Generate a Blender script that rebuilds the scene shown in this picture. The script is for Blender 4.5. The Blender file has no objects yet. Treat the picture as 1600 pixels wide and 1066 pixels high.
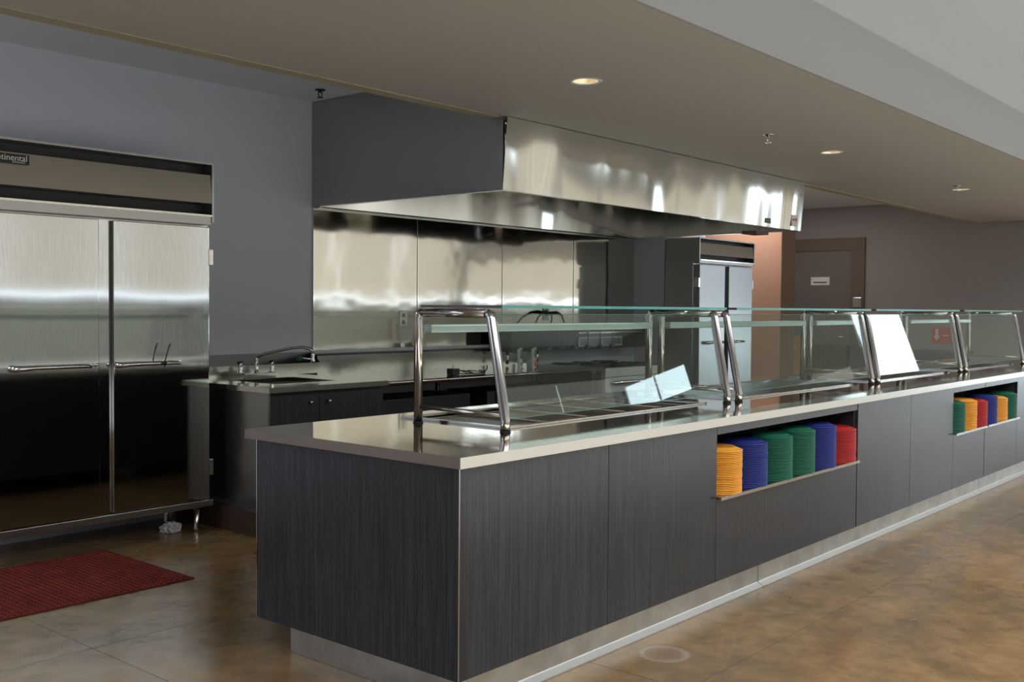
import bpy, bmesh, math, random
from mathutils import Vector, Matrix
random.seed(7)
C = bpy.context.scene.collection
SC = bpy.context.scene
# ------------------------------------------------------------------ camera
cam = bpy.data.cameras.new('camera')
co = bpy.data.objects.new('camera', cam); C.objects.link(co)
Rm = Matrix(((0.649213, 0.019426, -0.760359), (-0.760570, 0.026376, -0.648720), (0.007453, 0.999463, 0.031899)))
co.matrix_world = Matrix.Translation((0, 0, 1.415)) @ Rm.to_4x4()
cam.sensor_width = 36; cam.lens = 1619.24 / 1600 * 36; cam.clip_start = .05; cam.clip_end = 200
SC.camera = co
# ------------------------------------------------------------------ world, exposure, lights
SC.view_settings.view_transform = 'Standard'; SC.view_settings.look = 'None'
SC.view_settings.gamma = 1; SC.view_settings.exposure = 0.1
try: SC.view_settings.use_curve_mapping = False
except Exception: pass
w = bpy.data.worlds.new('sky'); SC.world = w; w.use_nodes = True
w.node_tree.nodes['Background'].inputs[0].default_value = (.78, .90, 1.0, 1)
w.node_tree.nodes['Background'].inputs[1].default_value = 6.0
BLIND = 0.53      # glow given to the invented blinds for the cream reflections
def area(name, loc, rot, sx, sy, power, col=(1, 1, 1), portal=False):
    l = bpy.data.lights.new(name, 'AREA'); l.shape = 'RECTANGLE'; l.size = sx; l.size_y = sy
    l.energy = power; l.color = col
    if portal: l.cycles.is_portal = True
    o = bpy.data.objects.new(name, l); o.location = loc; o.rotation_euler = rot; C.objects.link(o)
    return o
H90 = math.pi / 2
area('window_portal', (26.05, -4.0, 3.75), (0, H90, 0), 3.6, 1.2, 1, portal=True)
area('window_portal', (26.05, -1.55, .6), (0, H90, 0), 1.1, 7.3, 1, portal=True)  # portal of the low opening added for the counter front
area('window_portal', (-6.05, 5.1, 1.9), (0, -H90, 0), 1.2, 1.8, 1, portal=True)  # portal of the side opening added to light the kitchen
area('hall_fill_ceiling', (7, -3.7, 5.98), (0, 0, 0), 25, 9.2, 2300, (.93, .97, 1.0))  # even fill over the unseen hall, added to brighten the room
area('kitchen_fill_light', (-1.5, 5.2, 2.93), (0, 0, 0), 4.5, 1.2, 85, (.80, .90, 1.0))  # unseen fill added to brighten the kitchen walls
area('window_portal', (26.05, -10.8, 4.2), (0, H90, 0), .9, 2.2, 1, portal=True)
area('window_portal', (10, -12.05, 1.64), (H90, 0, 0), 31, .10, 1, portal=True)

area('kitchen_fill_light', (12.9, 6.4, 2.93), (0, 0, 0), 1.6, 1.2, 22, (1.0, .90, .82))  # unseen fill added for the end wall and column
area('kitchen_fill_light', (10.98, 5.95, 2.93), (0, 0, 0), .5, .5, 16, (1.0, .85, .72))  # warm fill added to brighten the salmon column
area('window_portal', (26.05, -7.2, 1.645), (0, H90, 0), .09, 9.4, 1, portal=True)
# ------------------------------------------------------------------ materials
MATS = {}
def mat(name, col, rough=.5, metal=0, bump=None, var=None, spec=.5, coat=0, emis=None, trans=0, ior=1.45, alpha=1, aniso=0):
    m = bpy.data.materials.new(name); m.use_nodes = True; MATS[name] = m
    nt = m.node_tree; N = nt.nodes; L = nt.links; b = N['Principled BSDF']
    b.inputs['Base Color'].default_value = (*col, 1); b.inputs['Roughness'].default_value = rough
    b.inputs['Metallic'].default_value = metal; b.inputs['Specular IOR Level'].default_value = spec
    b.inputs['Coat Weight'].default_value = coat; b.inputs['Coat Roughness'].default_value = .12
    b.inputs['Transmission Weight'].default_value = trans; b.inputs['IOR'].default_value = ior
    if aniso: b.inputs['Anisotropic'].default_value = aniso
    if emis:
        b.inputs['Emission Color'].default_value = (*emis[0], 1); b.inputs['Emission Strength'].default_value = emis[1]
    tc = N.new('ShaderNodeTexCoord')
    def noise(scale3, sc, det=3, rgh=.5, dist=0):
        mp = N.new('ShaderNodeMapping'); mp.inputs['Scale'].default_value = scale3
        L.new(tc.outputs['Object'], mp.inputs['Vector'])
        n = N.new('ShaderNodeTexNoise'); n.inputs['Scale'].default_value = sc; n.inputs['Detail'].default_value = det
        n.inputs['Roughness'].default_value = rgh; n.inputs['Distortion'].default_value = dist
        L.new(mp.outputs[0], n.inputs['Vector']); return n
    if var:  # (scale3, scale, detail, colA, colB, lo, hi)
        n = noise(var[0], var[1], var[2]); r = N.new('ShaderNodeValToRGB')
        r.color_ramp.elements[0].position = var[5]; r.color_ramp.elements[1].position = var[6]
        r.color_ramp.elements[0].color = (*var[3], 1); r.color_ramp.elements[1].color = (*var[4], 1)
        L.new(n.outputs[0], r.inputs[0]); L.new(r.outputs[0], b.inputs['Base Color'])
    prev = None
    for bp in (bump or []):  # (scale3, scale, detail, distance)
        n = noise(bp[0], bp[1], bp[2]); u = N.new('ShaderNodeBump')
        u.inputs['Strength'].default_value = 1; u.inputs['Distance'].default_value = bp[3]
        L.new(n.outputs[0], u.inputs['Height'])
        if prev: L.new(prev.outputs[0], u.inputs['Normal'])
        prev = u
    if prev: L.new(prev.outputs[0], b.inputs['Normal'])
    return m
ST = (.62, .61, .57)
M_steel = mat('steel_plain', (.58, .57, .54), .16, 1, var=((8, 8, 1), 20, 2, (.50, .49, .46), (.60, .59, .56), .3, .7))
M_top = mat('steel_worktop', (.66, .61, .50), .07, 1, bump=[((1, 1, 1), 1.6, 2, .0012)])
M_lip = mat('steel_lip', (.56, .53, .48), .22, 1)
M_fridge = mat('steel_fridge', (.56, .57, .57), .06, 1, bump=[((.5, 1, .8), 2.4, 1, .0012), ((60, 60, .6), 5, 2, .00008)],
               var=((40, 40, 1), 6, 2, (.46, .47, .47), (.53, .54, .54), .3, .7))
M_fascpan = mat('steel_fascia', (.62, .60, .54), .10, 1, bump=[((1.2, 1, .3), 2.2, 1, .006)])
M_panel = mat('steel_wall_panel', (.68, .66, .60), .07, 1, bump=[((.8, 1, 1.0), 2.4, 2, .0030)])
M_hood = mat('steel_hood', (.64, .63, .58), .10, 1, bump=[((.9, .9, .22), 1.4, 1.5, .085)])
M_hoodside = mat('steel_hood_side', (.42, .41, .41), .30, 1, bump=[((1, 1.6, .3), 2, 2, .006)])
M_tube = mat('steel_tube', (.48, .455, .45), .14, 1)
M_chrome = mat('chrome', (.8, .8, .82), .06, 1)
M_kick = mat('steel_kick', (.70, .69, .66), .36, 1, bump=[((1, 1, 1), 2.2, 3, .004)], var=((1, 1, 1), 9, 4, (.44, .43, .39), (.60, .59, .55), .3, .7))
M_edge = mat('steel_edge_brown_reflection', (.30, .25, .21), .2, 1)  # brown tint stands in for what this steel edge reflects
M_foot = mat('dull_aluminium', (.46, .455, .44), .5, .6)
M_door2 = mat('steel_door_dull', (.33, .34, .34), .26, 1, bump=[((.5, 1, .8), 2.4, 1, .0012)])
M_lam = mat('dark_wood_laminate', (.05, .05, .055), .24, 0, var=((34, 34, .8), 3.0, 4, (.010, .011, .014), (.030, .034, .041), .30, .70), spec=.65)
M_lamk = mat('dark_laminate_kitchen', (.02, .02, .024), .4, 0, var=((50, 50, 1), 3, 4, (.014, .014, .017), (.032, .031, .036), .3, .7))
M_black = mat('black', (.012, .012, .014), .4)
M_dark = mat('dark_recess', (.02, .02, .024), .5)
M_rubber = mat('black_rubber', (.012, .012, .012), .6)
M_wallk = mat('paint_kitchen_wall', (.60, .62, .70), .7, 0, bump=[((1, 1, 1), 120, 2, .0006)])
M_walle = mat('paint_end_wall', (.30, .29, .29), .7, 0, bump=[((1, 1, 1), 120, 2, .0006)])
M_ceil = mat('paint_ceiling', (.72, .77, .82), .75, 0, bump=[((1, 1, 1), 90, 2, .0006)])
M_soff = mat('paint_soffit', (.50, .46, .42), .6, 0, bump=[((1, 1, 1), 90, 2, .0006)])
M_sofftrim = mat('paint_soffit_trim', (.42, .37, .26), .6)
M_fascia = mat('paint_fascia', (.40, .40, .40), .7)
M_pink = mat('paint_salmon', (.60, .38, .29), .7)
M_pinkd = mat('paint_salmon_dark', (.22, .14, .10), .7)  # darker copy of the salmon tone
M_casing = mat('door_casing_brown', (.15, .115, .09), .6)
M_door = mat('door_grey', (.17, .155, .15), .55)
M_westw = mat('west_wall', (.10, .095, .09), .7)
M_cream = mat('hall_wall_cream', (.34, .32, .28), .8)
M_hallc = mat('hall_ceiling', (.6, .6, .58), .8)
M_blind = mat('glowing_blind', (.28, .26, .22), .9, emis=((1.0, .93, .80), BLIND))  # glows by itself to give the cream reflections in the steel
M_wood = mat('hall_wood', (.10, .06, .035), .5)
M_white = mat('white_enamel', (.62, .62, .60), .35)
M_paper = mat('white_paper', (.75, .75, .74), .7)
M_red = mat('red_print', (.62, .05, .03), .5)
M_orange = mat('orange_red_plastic', (.85, .12, .04), .4)
M_green = mat('green_plastic', (.02, .16, .08), .4)
M_olive = mat('olive_plate', (.12, .13, .06), .5)
M_greyp = mat('grey_dial', (.16, .18, .18), .3)
M_wellins = mat('well_insert_dark', (.09, .075, .068), .3, .6)
M_gold = mat('warm_bar', (.42, .33, .22), .25, 1)
M_coldpan = mat('cold_pan_steel', (.50, .52, .56), .25, 1)
M_lightbar = mat('frosted_light_bar', (.42, .50, .47), .18, 0, coat=.6)
M_plateY = mat('plate_yellow', (.72, .30, .03), .45, spec=.3)
M_plateB = mat('plate_blue', (.016, .026, .17), .45, spec=.3)
M_plateG = mat('plate_green', (.008, .10, .055), .45, spec=.3)
M_plateR = mat('plate_red', (.38, .018, .016), .45, spec=.3)
M_bag = mat('plastic_bag', (.55, .56, .58), .3, bump=[((1, 1, 1), 30, 4, .01)])
M_lampin = mat('lamp_reflector', (.85, .74, .52), .25, .6, emis=((1.0, .82, .55), .10))
M_bulb = mat('bulb_glow', (1, .95, .8), .4, emis=((1.0, .88, .66), 6))
M_mat = mat('red_rubber_mat', (.15, .02, .015), .75, var=((1, 1, 1), 8, 4, (.10, .014, .010), (.17, .025, .017), .3, .7), spec=.2)
M_range = mat('range_front', (.60, .61, .58), .35, .4)

def glass_mat(name, tint, edge):
    m = bpy.data.materials.new(name); m.use_nodes = True; nt = m.node_tree; N = nt.nodes; L = nt.links
    for n in list(N): N.remove(n)
    out = N.new('ShaderNodeOutputMaterial'); mix = N.new('ShaderNodeMixShader')
    tr = N.new('ShaderNodeBsdfTransparent'); gl = N.new('ShaderNodeBsdfGlossy'); fr = N.new('ShaderNodeFresnel')
    tr.inputs[0].default_value = (*tint, 1); gl.inputs['Roughness'].default_value = .01
    gl.inputs[0].default_value = (.92, 1, .97, 1); 
    ge = N.new('ShaderNodeNewGeometry'); mm = N.new('ShaderNodeMath'); mm.operation = 'MULTIPLY_ADD'
    mm.inputs[1].default_value = 1 / 1.52 - 1.52; mm.inputs[2].default_value = 1.52
    L.new(ge.outputs['Backfacing'], mm.inputs[0]); L.new(mm.outputs[0], fr.inputs[0])
    L.new(fr.outputs[0], mix.inputs[0]); L.new(tr.outputs[0], mix.inputs[1]); L.new(gl.outputs[0], mix.inputs[2])
    L.new(mix.outputs[0], out.inputs[0]); return m
M_glass = glass_mat('clear_glass', (.90, .945, .925), None)
M_gend = mat('glass_end_brown', (.05, .03, .022), .2, coat=1)
M_gedge = mat('glass_edge_teal', (.05, .30, .25), .08, 0, coat=1)

M_palefl = mat('hall_floor_bounce', (.60, .58, .54), .5)  # unseen hall slabs made pale to bounce light upwards
# floor material: polished stained concrete
def floor_mat():
    m = mat('polished_concrete', (.2, .15, .1), .16, spec=.5)
    nt = m.node_tree; N = nt.nodes; L = nt.links; b = N['Principled BSDF']
    g = N.new('ShaderNodeNewGeometry')
    def noise(sc, det, rg=.55, dist=0, s3=(1, 1, 1)):
        mp = N.new('ShaderNodeMapping'); mp.inputs['Scale'].default_value = s3; L.new(g.outputs['Position'], mp.inputs['Vector'])
        n = N.new('ShaderNodeTexNoise'); n.inputs['Scale'].default_value = sc; n.inputs['Detail'].default_value = det
        n.inputs['Roughness'].default_value = rg; n.inputs['Distortion'].default_value = dist
        L.new(mp.outputs[0], n.inputs['Vector']); return n
    n1 = noise(.9, 8, .68, .6); r1 = N.new('ShaderNodeValToRGB')
    e = r1.color_ramp.elements; e[0].position = .32; e[0].color = (.13, .088, .045, 1); e[1].position = .74; e[1].color = (.30, .19, .09, 1)
    x = e.new(.5); x.color = (.22, .135, .063, 1)
    L.new(n1.outputs[0], r1.inputs[0])
    n2 = noise(7, 5, .65, .3); r2 = N.new('ShaderNodeValToRGB')
    r2.color_ramp.elements[0].position = .35; r2.color_ramp.elements[0].color = (.72, .72, .72, 1)
    r2.color_ramp.elements[1].position = .7; r2.color_ramp.elements[1].color = (1.15, 1.12, 1.05, 1)
    L.new(n2.outputs[0], r2.inputs[0])
    mx = N.new('ShaderNodeMix'); mx.data_type = 'RGBA'; mx.blend_type = 'MULTIPLY'; mx.inputs[0].default_value = 1
    L.new(r1.outputs[0], mx.inputs[6]); L.new(r2.outputs[0], mx.inputs[7])
    # pale hairline streaks: reflection highlights painted into the colour
    n3 = noise(.55, 3, .5, 1.6); a = N.new('ShaderNodeMath'); a.operation = 'SUBTRACT'; a.inputs[1].default_value = .5; L.new(n3.outputs[0], a.inputs[0])
    ab = N.new('ShaderNodeMath'); ab.operation = 'ABSOLUTE'; L.new(a.outputs[0], ab.inputs[0])
    r3 = N.new('ShaderNodeValToRGB'); r3.color_ramp.elements[0].color = (.05, .05, .05, 1); r3.color_ramp.elements[1].position = .005; r3.color_ramp.elements[1].color = (0, 0, 0, 1)
    L.new(ab.outputs[0], r3.inputs[0])
    mx2 = N.new('ShaderNodeMix'); mx2.data_type = 'RGBA'; mx2.inputs[7].default_value = (.55, .50, .44, 1)
    L.new(r3.outputs[0], mx2.inputs[0]); L.new(mx.outputs[2], mx2.inputs[6])
    # round scuffed stain beside the counter
    vs = N.new('ShaderNodeVectorMath'); vs.operation = 'SUBTRACT'; vs.inputs[1].default_value = (3.615, 2.25, 0); L.new(g.outputs['Position'], vs.inputs[0])
    ln = N.new('ShaderNodeVectorMath'); ln.operation = 'LENGTH'; L.new(vs.outputs[0], ln.inputs[0])
    n4 = noise(60, 3); ad = N.new('ShaderNodeMath'); ad.operation = 'MULTIPLY_ADD'; ad.inputs[1].default_value = .05; L.new(n4.outputs[0], ad.inputs[0]); L.new(ln.outputs['Value'], ad.inputs[2])
    r4 = N.new('ShaderNodeValToRGB'); q = r4.color_ramp.elements; q[0].position = .06; q[0].color = (.10, .10, .10, 1); q[1].position = .135; q[1].color = (0, 0, 0, 1)
    y = q.new(.118); y.color = (.42, .42, .42, 1); y = q.new(.10); y.color = (.15, .15, .15, 1)
    L.new(ad.outputs[0], r4.inputs[0])
    mx3 = N.new('ShaderNodeMix'); mx3.data_type = 'RGBA'; mx3.inputs[7].default_value = (.42, .37, .35, 1)
    L.new(r4.outputs[0], mx3.inputs[0]); L.new(mx2.outputs[2], mx3.inputs[6]); L.new(mx3.outputs[2], b.inputs['Base Color'])
    rr = N.new('ShaderNodeMapRange'); rr.inputs[3].default_value = .12; rr.inputs[4].default_value = .30; L.new(n2.outputs[0], rr.inputs[0]); L.new(rr.outputs[0], b.inputs['Roughness'])
    bu = N.new('ShaderNodeBump'); bu.inputs['Distance'].default_value = .0022; n5 = noise(5, 4, .5); L.new(n5.outputs[0], bu.inputs['Height']); L.new(bu.outputs[0], b.inputs['Normal'])
    return m
M_floor = floor_mat()

# ------------------------------------------------------------------ mesh helpers
def bx(bm, x0, x1, y0, y1, z0, z1, bev=0):
    r = bmesh.ops.create_cube(bm, size=1)
    vs = r['verts']
    for v in vs:
        v.co = Vector(((x0 + x1) / 2 + v.co.x * (x1 - x0), (y0 + y1) / 2 + v.co.y * (y1 - y0), (z0 + z1) / 2 + v.co.z * (z1 - z0)))
    if bev:
        es = list({e for v in vs for e in v.link_edges})
        bmesh.ops.bevel(bm, geom=es, offset=bev, segments=2, affect='EDGES', profile=.6)
    return bm
def box(*a, bev=0): return bx(bmesh.new(), *a, bev=bev)
def tube(bm, pts, r, n=14, cap=True):
    pts = [Vector(p) for p in pts]; rings = []
    up = None
    for i, p in enumerate(pts):
        if i == 0: t = (pts[1] - p)
        elif i == len(pts) - 1: t = (p - pts[i - 1])
        else: t = (pts[i + 1] - p).normalized() + (p - pts[i - 1]).normalized()
        t.normalize()
        if up is None:
            up = Vector((0, 0, 1)) if abs(t.z) < .9 else Vector((1, 0, 0))
        s = t.cross(up).normalized(); u = s.cross(t).normalized(); up = u
        k = 1
        if 0 < i < len(pts) - 1:
            c = t.dot((p - pts[i - 1]).normalized()); k = 1 / max(c, .5)
        rr = r[i] if isinstance(r, (list, tuple)) else r
        rings.append([bm.verts.new(p + (math.cos(2 * math.pi * j / n) * s + math.sin(2 * math.pi * j / n) * u * (k if k > 1 else 1)) * rr) for j in range(n)])
    for a, b in zip(rings, rings[1:]):
        for j in range(n):
            f = bm.faces.new((a[j], a[(j + 1) % n], b[(j + 1) % n], b[j])); f.smooth = True
    if cap:
        bm.faces.new(rings[0][::-1]); bm.faces.new(rings[-1])
    return bm
def lathe(bm, prof, cx=0, cy=0, n=28, cap=True):
    rings = []
    for r, z in prof:
        rings.append([bm.verts.new((cx + r * math.cos(2 * math.pi * j / n), cy + r * math.sin(2 * math.pi * j / n), z)) for j in range(n)])
    for a, b in zip(rings, rings[1:]):
        for j in range(n):
            f = bm.faces.new((a[j], a[(j + 1) % n], b[(j + 1) % n], b[j])); f.smooth = True
    if cap:
        if prof[0][0] > 1e-4: bm.faces.new(rings[0][::-1])
        if prof[-1][0] > 1e-4: bm.faces.new(rings[-1])
    return bm
def prism_x(bm, prof, x0, x1):     # profile of (y, z) points extruded along X
    a = [bm.verts.new((x0, y, z)) for y, z in prof]; b = [bm.verts.new((x1, y, z)) for y, z in prof]
    n = len(prof)
    for i in range(n): bm.faces.new((a[i], a[(i + 1) % n], b[(i + 1) % n], b[i]))
    bm.faces.new(a[::-1]); bm.faces.new(b)
    bmesh.ops.recalc_face_normals(bm, faces=bm.faces[:]); return bm
def holes(xs, ys, skip, z0, z1):   # slab on a grid, leaving cells out
    bm = bmesh.new(); V = {}
    def v(i, j, z):
        k = (i, j, z)
        if k not in V: V[k] = bm.verts.new((xs[i], ys[j], z))
        return V[k]
    nx, ny = len(xs) - 1, len(ys) - 1
    cell = lambda i, j: 0 <= i < nx and 0 <= j < ny and (i, j) not in skip
    for i in range(nx):
        for j in range(ny):
            if not cell(i, j): continue
            bm.faces.new((v(i, j, z1), v(i + 1, j, z1), v(i + 1, j + 1, z1), v(i, j + 1, z1)))
            bm.faces.new((v(i, j, z0), v(i, j + 1, z0), v(i + 1, j + 1, z0), v(i + 1, j, z0)))
            for (di, dj, p, q) in ((-1, 0, (i, j + 1), (i, j)), (1, 0, (i + 1, j), (i + 1, j + 1)), (0, -1, (i, j), (i + 1, j)), (0, 1, (i + 1, j + 1), (i, j + 1))):
                if not cell(i + di, j + dj):
                    bm.faces.new((v(*p, z0), v(*q, z0), v(*q, z1), v(*p, z1)))
    return bm
def obj(name, bm, m, parent=None, label=None, smooth_angle=None):
    off = Vector(parent['_base']) if parent is not None and '_base' in parent.keys() else Vector((0, 0, 0))
    if off.length: bmesh.ops.translate(bm, verts=bm.verts[:], vec=-off)
    me = bpy.data.meshes.new(name); bm.to_mesh(me); bm.free(); me.materials.append(m)
    o = bpy.data.objects.new(name, me); C.objects.link(o)
    if parent is not None: o.parent = parent
    if label: o['label'] = label
    return o
def sub(name, bm, m, parent, root, label=None):    # a sub-part: coordinates given in world space like its thing's
    bmesh.ops.translate(bm, verts=bm.verts[:], vec=-Vector(root['_base']))
    me = bpy.data.meshes.new(name); bm.to_mesh(me); bm.free(); me.materials.append(m)
    o = bpy.data.objects.new(name, me); C.objects.link(o); o.parent = parent
    if label: o['label'] = label
    return o
def thing(name, label, cat, loc, group=None):
    o = bpy.data.objects.new(name, None); C.objects.link(o); o.location = loc; o.empty_display_size = .1
    o['label'] = label; o['category'] = cat; o['_base'] = tuple(loc)
    if group: o['group'] = group
    return o
def single(name, bm, m, label, cat, group=None, base=None):
    if base is None:
        xs = [v.co.x for v in bm.verts]; ys = [v.co.y for v in bm.verts]; zs = [v.co.z for v in bm.verts]
        base = ((min(xs) + max(xs)) / 2, (min(ys) + max(ys)) / 2, min(zs))
    bmesh.ops.translate(bm, verts=bm.verts[:], vec=-Vector(base))
    me = bpy.data.meshes.new(name); bm.to_mesh(me); bm.free(); me.materials.append(m)
    o = bpy.data.objects.new(name, me); C.objects.link(o); o.location = base
    o['label'] = label; o['category'] = cat
    if group: o['group'] = group
    return o
def struct(name, bm, m, label, parent=None):
    o = obj(name, bm, m, parent)
    if parent is None: o['kind'] = 'structure'; o['label'] = label
    return o
def text_mesh(s, size, m, origin, ax, ay, parent, root, name='lettering', extrude=.0006, align='CENTER', font=None):
    cu = bpy.data.curves.new('t', 'FONT'); cu.body = s; cu.size = size; cu.extrude = extrude; cu.align_x = align; cu.align_y = 'CENTER'
    to = bpy.data.objects.new('t', cu); C.objects.link(to)
    dg = bpy.context.evaluated_depsgraph_get(); me = bpy.data.meshes.new_from_object(to.evaluated_get(dg))
    bpy.data.objects.remove(to)
    X = Vector(ax).normalized(); Y = Vector(ay).normalized(); Z = X.cross(Y)
    Mx = Matrix((X, Y, Z)).transposed().to_4x4(); Mx.translation = Vector(origin) - Vector(root['_base'])
    me.transform(Mx); me.materials.clear(); me.materials.append(m); me.name = name
    o = bpy.data.objects.new(name, me); C.objects.link(o); o.parent = parent
    return o

# ------------------------------------------------------------------ room dimensions
YW = 6.20       # kitchen back wall
ZK = 2.94       # kitchen ceiling
ZS = 2.62       # soffit underside
YS0, YS1 = 2.31, 4.425
ZC = 2.985      # low dining ceiling
XE = 14.8       # end wall with the door
XL = -6.0; XR = 26.0; YF = -12.0; YB = 8.2; YA = 1.1; ZH = 6.0

# floor with saw-cut slabs
fl = struct('floor', box(XL, XR, YF, YB, -.2, -.012), M_floor, 'polished brown stained concrete floor with saw-cut joints')
xs = [XL, -3.6, -.35, 2.1, 3.33, 6.53, 9.7, 12.9, 16.2, 19.5, 22.8, XR]
ys = [YF, -8.6, -5.2, -1.6, .2, 1.97, 4.05, 5.45, YB]
J = .0014
for i in range(len(xs) - 1):
    for j in range(len(ys) - 1):
        if ys[j] < -2 and (i < 1 or i > 9): pass
        o = obj('slab', box(xs[i] + J, xs[i + 1] - J, ys[j] + J, ys[j + 1] - J, -.012, 0), M_floor if ys[j] > .1 else M_palefl, fl)

struct('wall_back', box(XL, 10.75, YW, YW + .15, 0, ZK), M_wallk, 'grey painted kitchen back wall')
struct('wall_inner', box(10.6, 10.75, YW + .15, YB, 0, ZK), M_wallk, 'grey return wall behind the second refrigerator')
struct('wall_rear', box(10.75, XE, YB, YB + .15, 0, ZK), M_walle, 'grey rear wall beyond the kitchen')
struct('wall_right', box(XE, XE + .15, 3.3, YB + .15, 0, ZC + .1), M_walle, 'dim grey end wall with the service door')
struct('wall_return', box(XE + .15, XR, 3.3, 3.45, 0, ZC + .1), M_walle, 'grey dining hall wall beyond the end wall')
def wall_l():
    bm = bmesh.new()
    for a in ((YF, 4.2, 0, ZH), (6.0, YB, 0, ZH), (4.2, 6.0, 0, 1.3), (4.2, 6.0, 2.5, ZH)): bx(bm, XL - .15, XL, *a)  # opening beside the kitchen added to let light in
    struct('wall_left', bm, M_westw, 'dark wall at the left end of the hall with an added opening that lights the kitchen')
wall_l()
struct('ceiling_kitchen', box(XL, XE, YS1 - .02, YB, ZK, ZK + .1), M_ceil, 'pale kitchen ceiling behind the soffit')
struct('ceiling_dining', box(XL, XR, YA, 3.3, ZC, ZC + .1), M_ceil, 'pale blue-white dining ceiling')
struct('ceiling_hall', box(XL, XR, YF, YA, ZH, ZH + .1), M_hallc, 'high hall ceiling')
struct('wall_upstand', box(XL, XR, YA - .1, YA, ZC, ZH), M_cream, 'cream bulkhead above the low dining ceiling')

# soffit with round openings for the downlights
LIGHTS = [(4.455, 3.30), (7.61, 3.31), (10.70, 3.31)]
def soffit():
    bm = bmesh.new()
    x0, x1 = XL, XE
    out = [bm.verts.new(p) for p in ((x0, YS0, ZS), (x1, YS0, ZS), (x1, YS1 - .10, ZS), (x0, YS1 - .10, ZS))]
    es = [bm.edges.new((out[i], out[(i + 1) % 4])) for i in range(4)]
    for cx, cy in LIGHTS:
        vs = [bm.verts.new((cx + .069 * math.cos(a * math.pi / 12), cy + .069 * math.sin(a * math.pi / 12), ZS)) for a in range(24)]
        es += [bm.edges.new((vs[i], vs[(i + 1) % 24])) for i in range(24)]
    bmesh.ops.triangle_fill(bm, use_beauty=True, use_dissolve=False, edges=es, normal=(0, 0, -1))
    for f in bm.faces: 
        if f.normal.z > 0: f.normal_flip()
    bx(bm, x0, x1, YS1 - .105, YS1 - .01, ZS + .031, ZC)
    return bm
struct('ceiling_soffit', soffit(), M_soff, 'brownish lowered soffit over the serving counter')
struct('trim_1', box(XL, XE, YS0 - .02, YS0, ZS, ZC), M_fascia, 'light grey vertical fascia of the soffit on the dining side')
struct('trim_2', box(XL, XE, YS1 - .10, YS1, ZS - .004, ZS + .03), M_sofftrim, 'tan edge strip along the kitchen side of the soffit')

# ------------------------------------------------------------------ hall windows and blinds (unseen, invented to give the reflections)
def wall_with_windows(name, axis, pos, thick, a0, a1, z0, z1, wins, m, label):
    bm = bmesh.new()
    A = sorted({a0, a1, *[w_[0] for w_ in wins], *[w_[1] for w_ in wins]}); Z = sorted({z0, z1, *[w_[2] for w_ in wins], *[w_[3] for w_ in wins]})
    for i in range(len(A) - 1):
        for j in range(len(Z) - 1):
            ca, cz = (A[i] + A[i + 1]) / 2, (Z[j] + Z[j + 1]) / 2
            if any(w_[0] < ca < w_[1] and w_[2] < cz < w_[3] for w_ in wins): continue
            if axis == 'x': bx(bm, pos, pos + thick, A[i], A[i + 1], Z[j], Z[j + 1])
            else: bx(bm, A[i], A[i + 1], pos, pos + thick, Z[j], Z[j + 1])
    return struct(name, bm, m, label)
wE = [(-12.0, -2.5, 1.60, 1.69), (-4.6, -3.4, 1.95, 5.55), (-11.95, -9.7, 3.8, 4.6), (-5.2, 2.1, .05, 1.15)]
wall_with_windows('wall_far', 'x', XR, .15, YF, 3.3, 0, ZH, wE, M_cream, 'cream far wall of the dining hall with tall windows')
wS = [(-5.5, 25.5, 1.60, 4.9)]
wall_with_windows('wall_front', 'y', YF - .15, .15, XL, XR, 0, ZH, wS, M_cream, 'cream window wall of the dining hall')
def win(n, axis, pos, a0, a1, z0, z1, nv, nh, label):
    bm = bmesh.new(); t = .05
    cuts = [a0 + (a1 - a0) * k / nv for k in range(nv + 1)]; cz = [z0 + (z1 - z0) * k / nh for k in range(nh + 1)]
    for c in cuts:
        c0, c1 = max(a0, c - t / 2), min(a1, c + t / 2)
        if axis == 'x': bx(bm, pos + .05, pos + .1, c0, c1, z0, z1)
        else: bx(bm, c0, c1, pos, pos + .05, z0, z1)
    for c in cz:
        c0, c1 = max(z0, c - t / 2), min(z1, c + t / 2)
        if axis == 'x': bx(bm, pos + .05, pos + .1, a0, a1, c0, c1)
        else: bx(bm, a0, a1, pos, pos + .05, c0, c1)
    o = struct(n, bm, M_steel, label)
    return o
win('window_1', 'x', XR, -4.6, -3.4, 1.95, 5.55, 1, 1, 'high bright window in the far wall')
win('window_2', 'x', XR, -11.95, -9.7, 3.8, 4.6, 2, 1, 'high window in the far wall')
win('added_window_4', 'x', XR, -5.2, 2.1, .05, 1.15, 4, 1, 'low window added in the far wall to light the counter front')  # unseen opening added to brighten the kick plate and laminate
w3 = win('window_3', 'y', YF - .15, -5.5, 25.5, 1.60, 4.9, 12, 1, 'long band of windows behind added cream blinds that glow')
w6 = obj('frame', box(XR + .05, XR + .08, -11.9, -2.6, 1.69, 1.72), M_steel, w3)
for k in range(4):  # glowing blinds added to carry the cream reflection along
    a = -11.9 + 6.9 / 4 * k
    obj('blind', box(XR - .03, XR - .02, a + .02, a + 6.9 / 4 - .02, 1.69, 2.92), M_blind, w3)
for k in range(12):
    a = -5.5 + 31 / 12 * k
    obj('blind', box(a + .02, a + 31 / 12 - .02, YF - .03, YF - .02, 1.68, 4.9), M_blind, w3)

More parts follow.
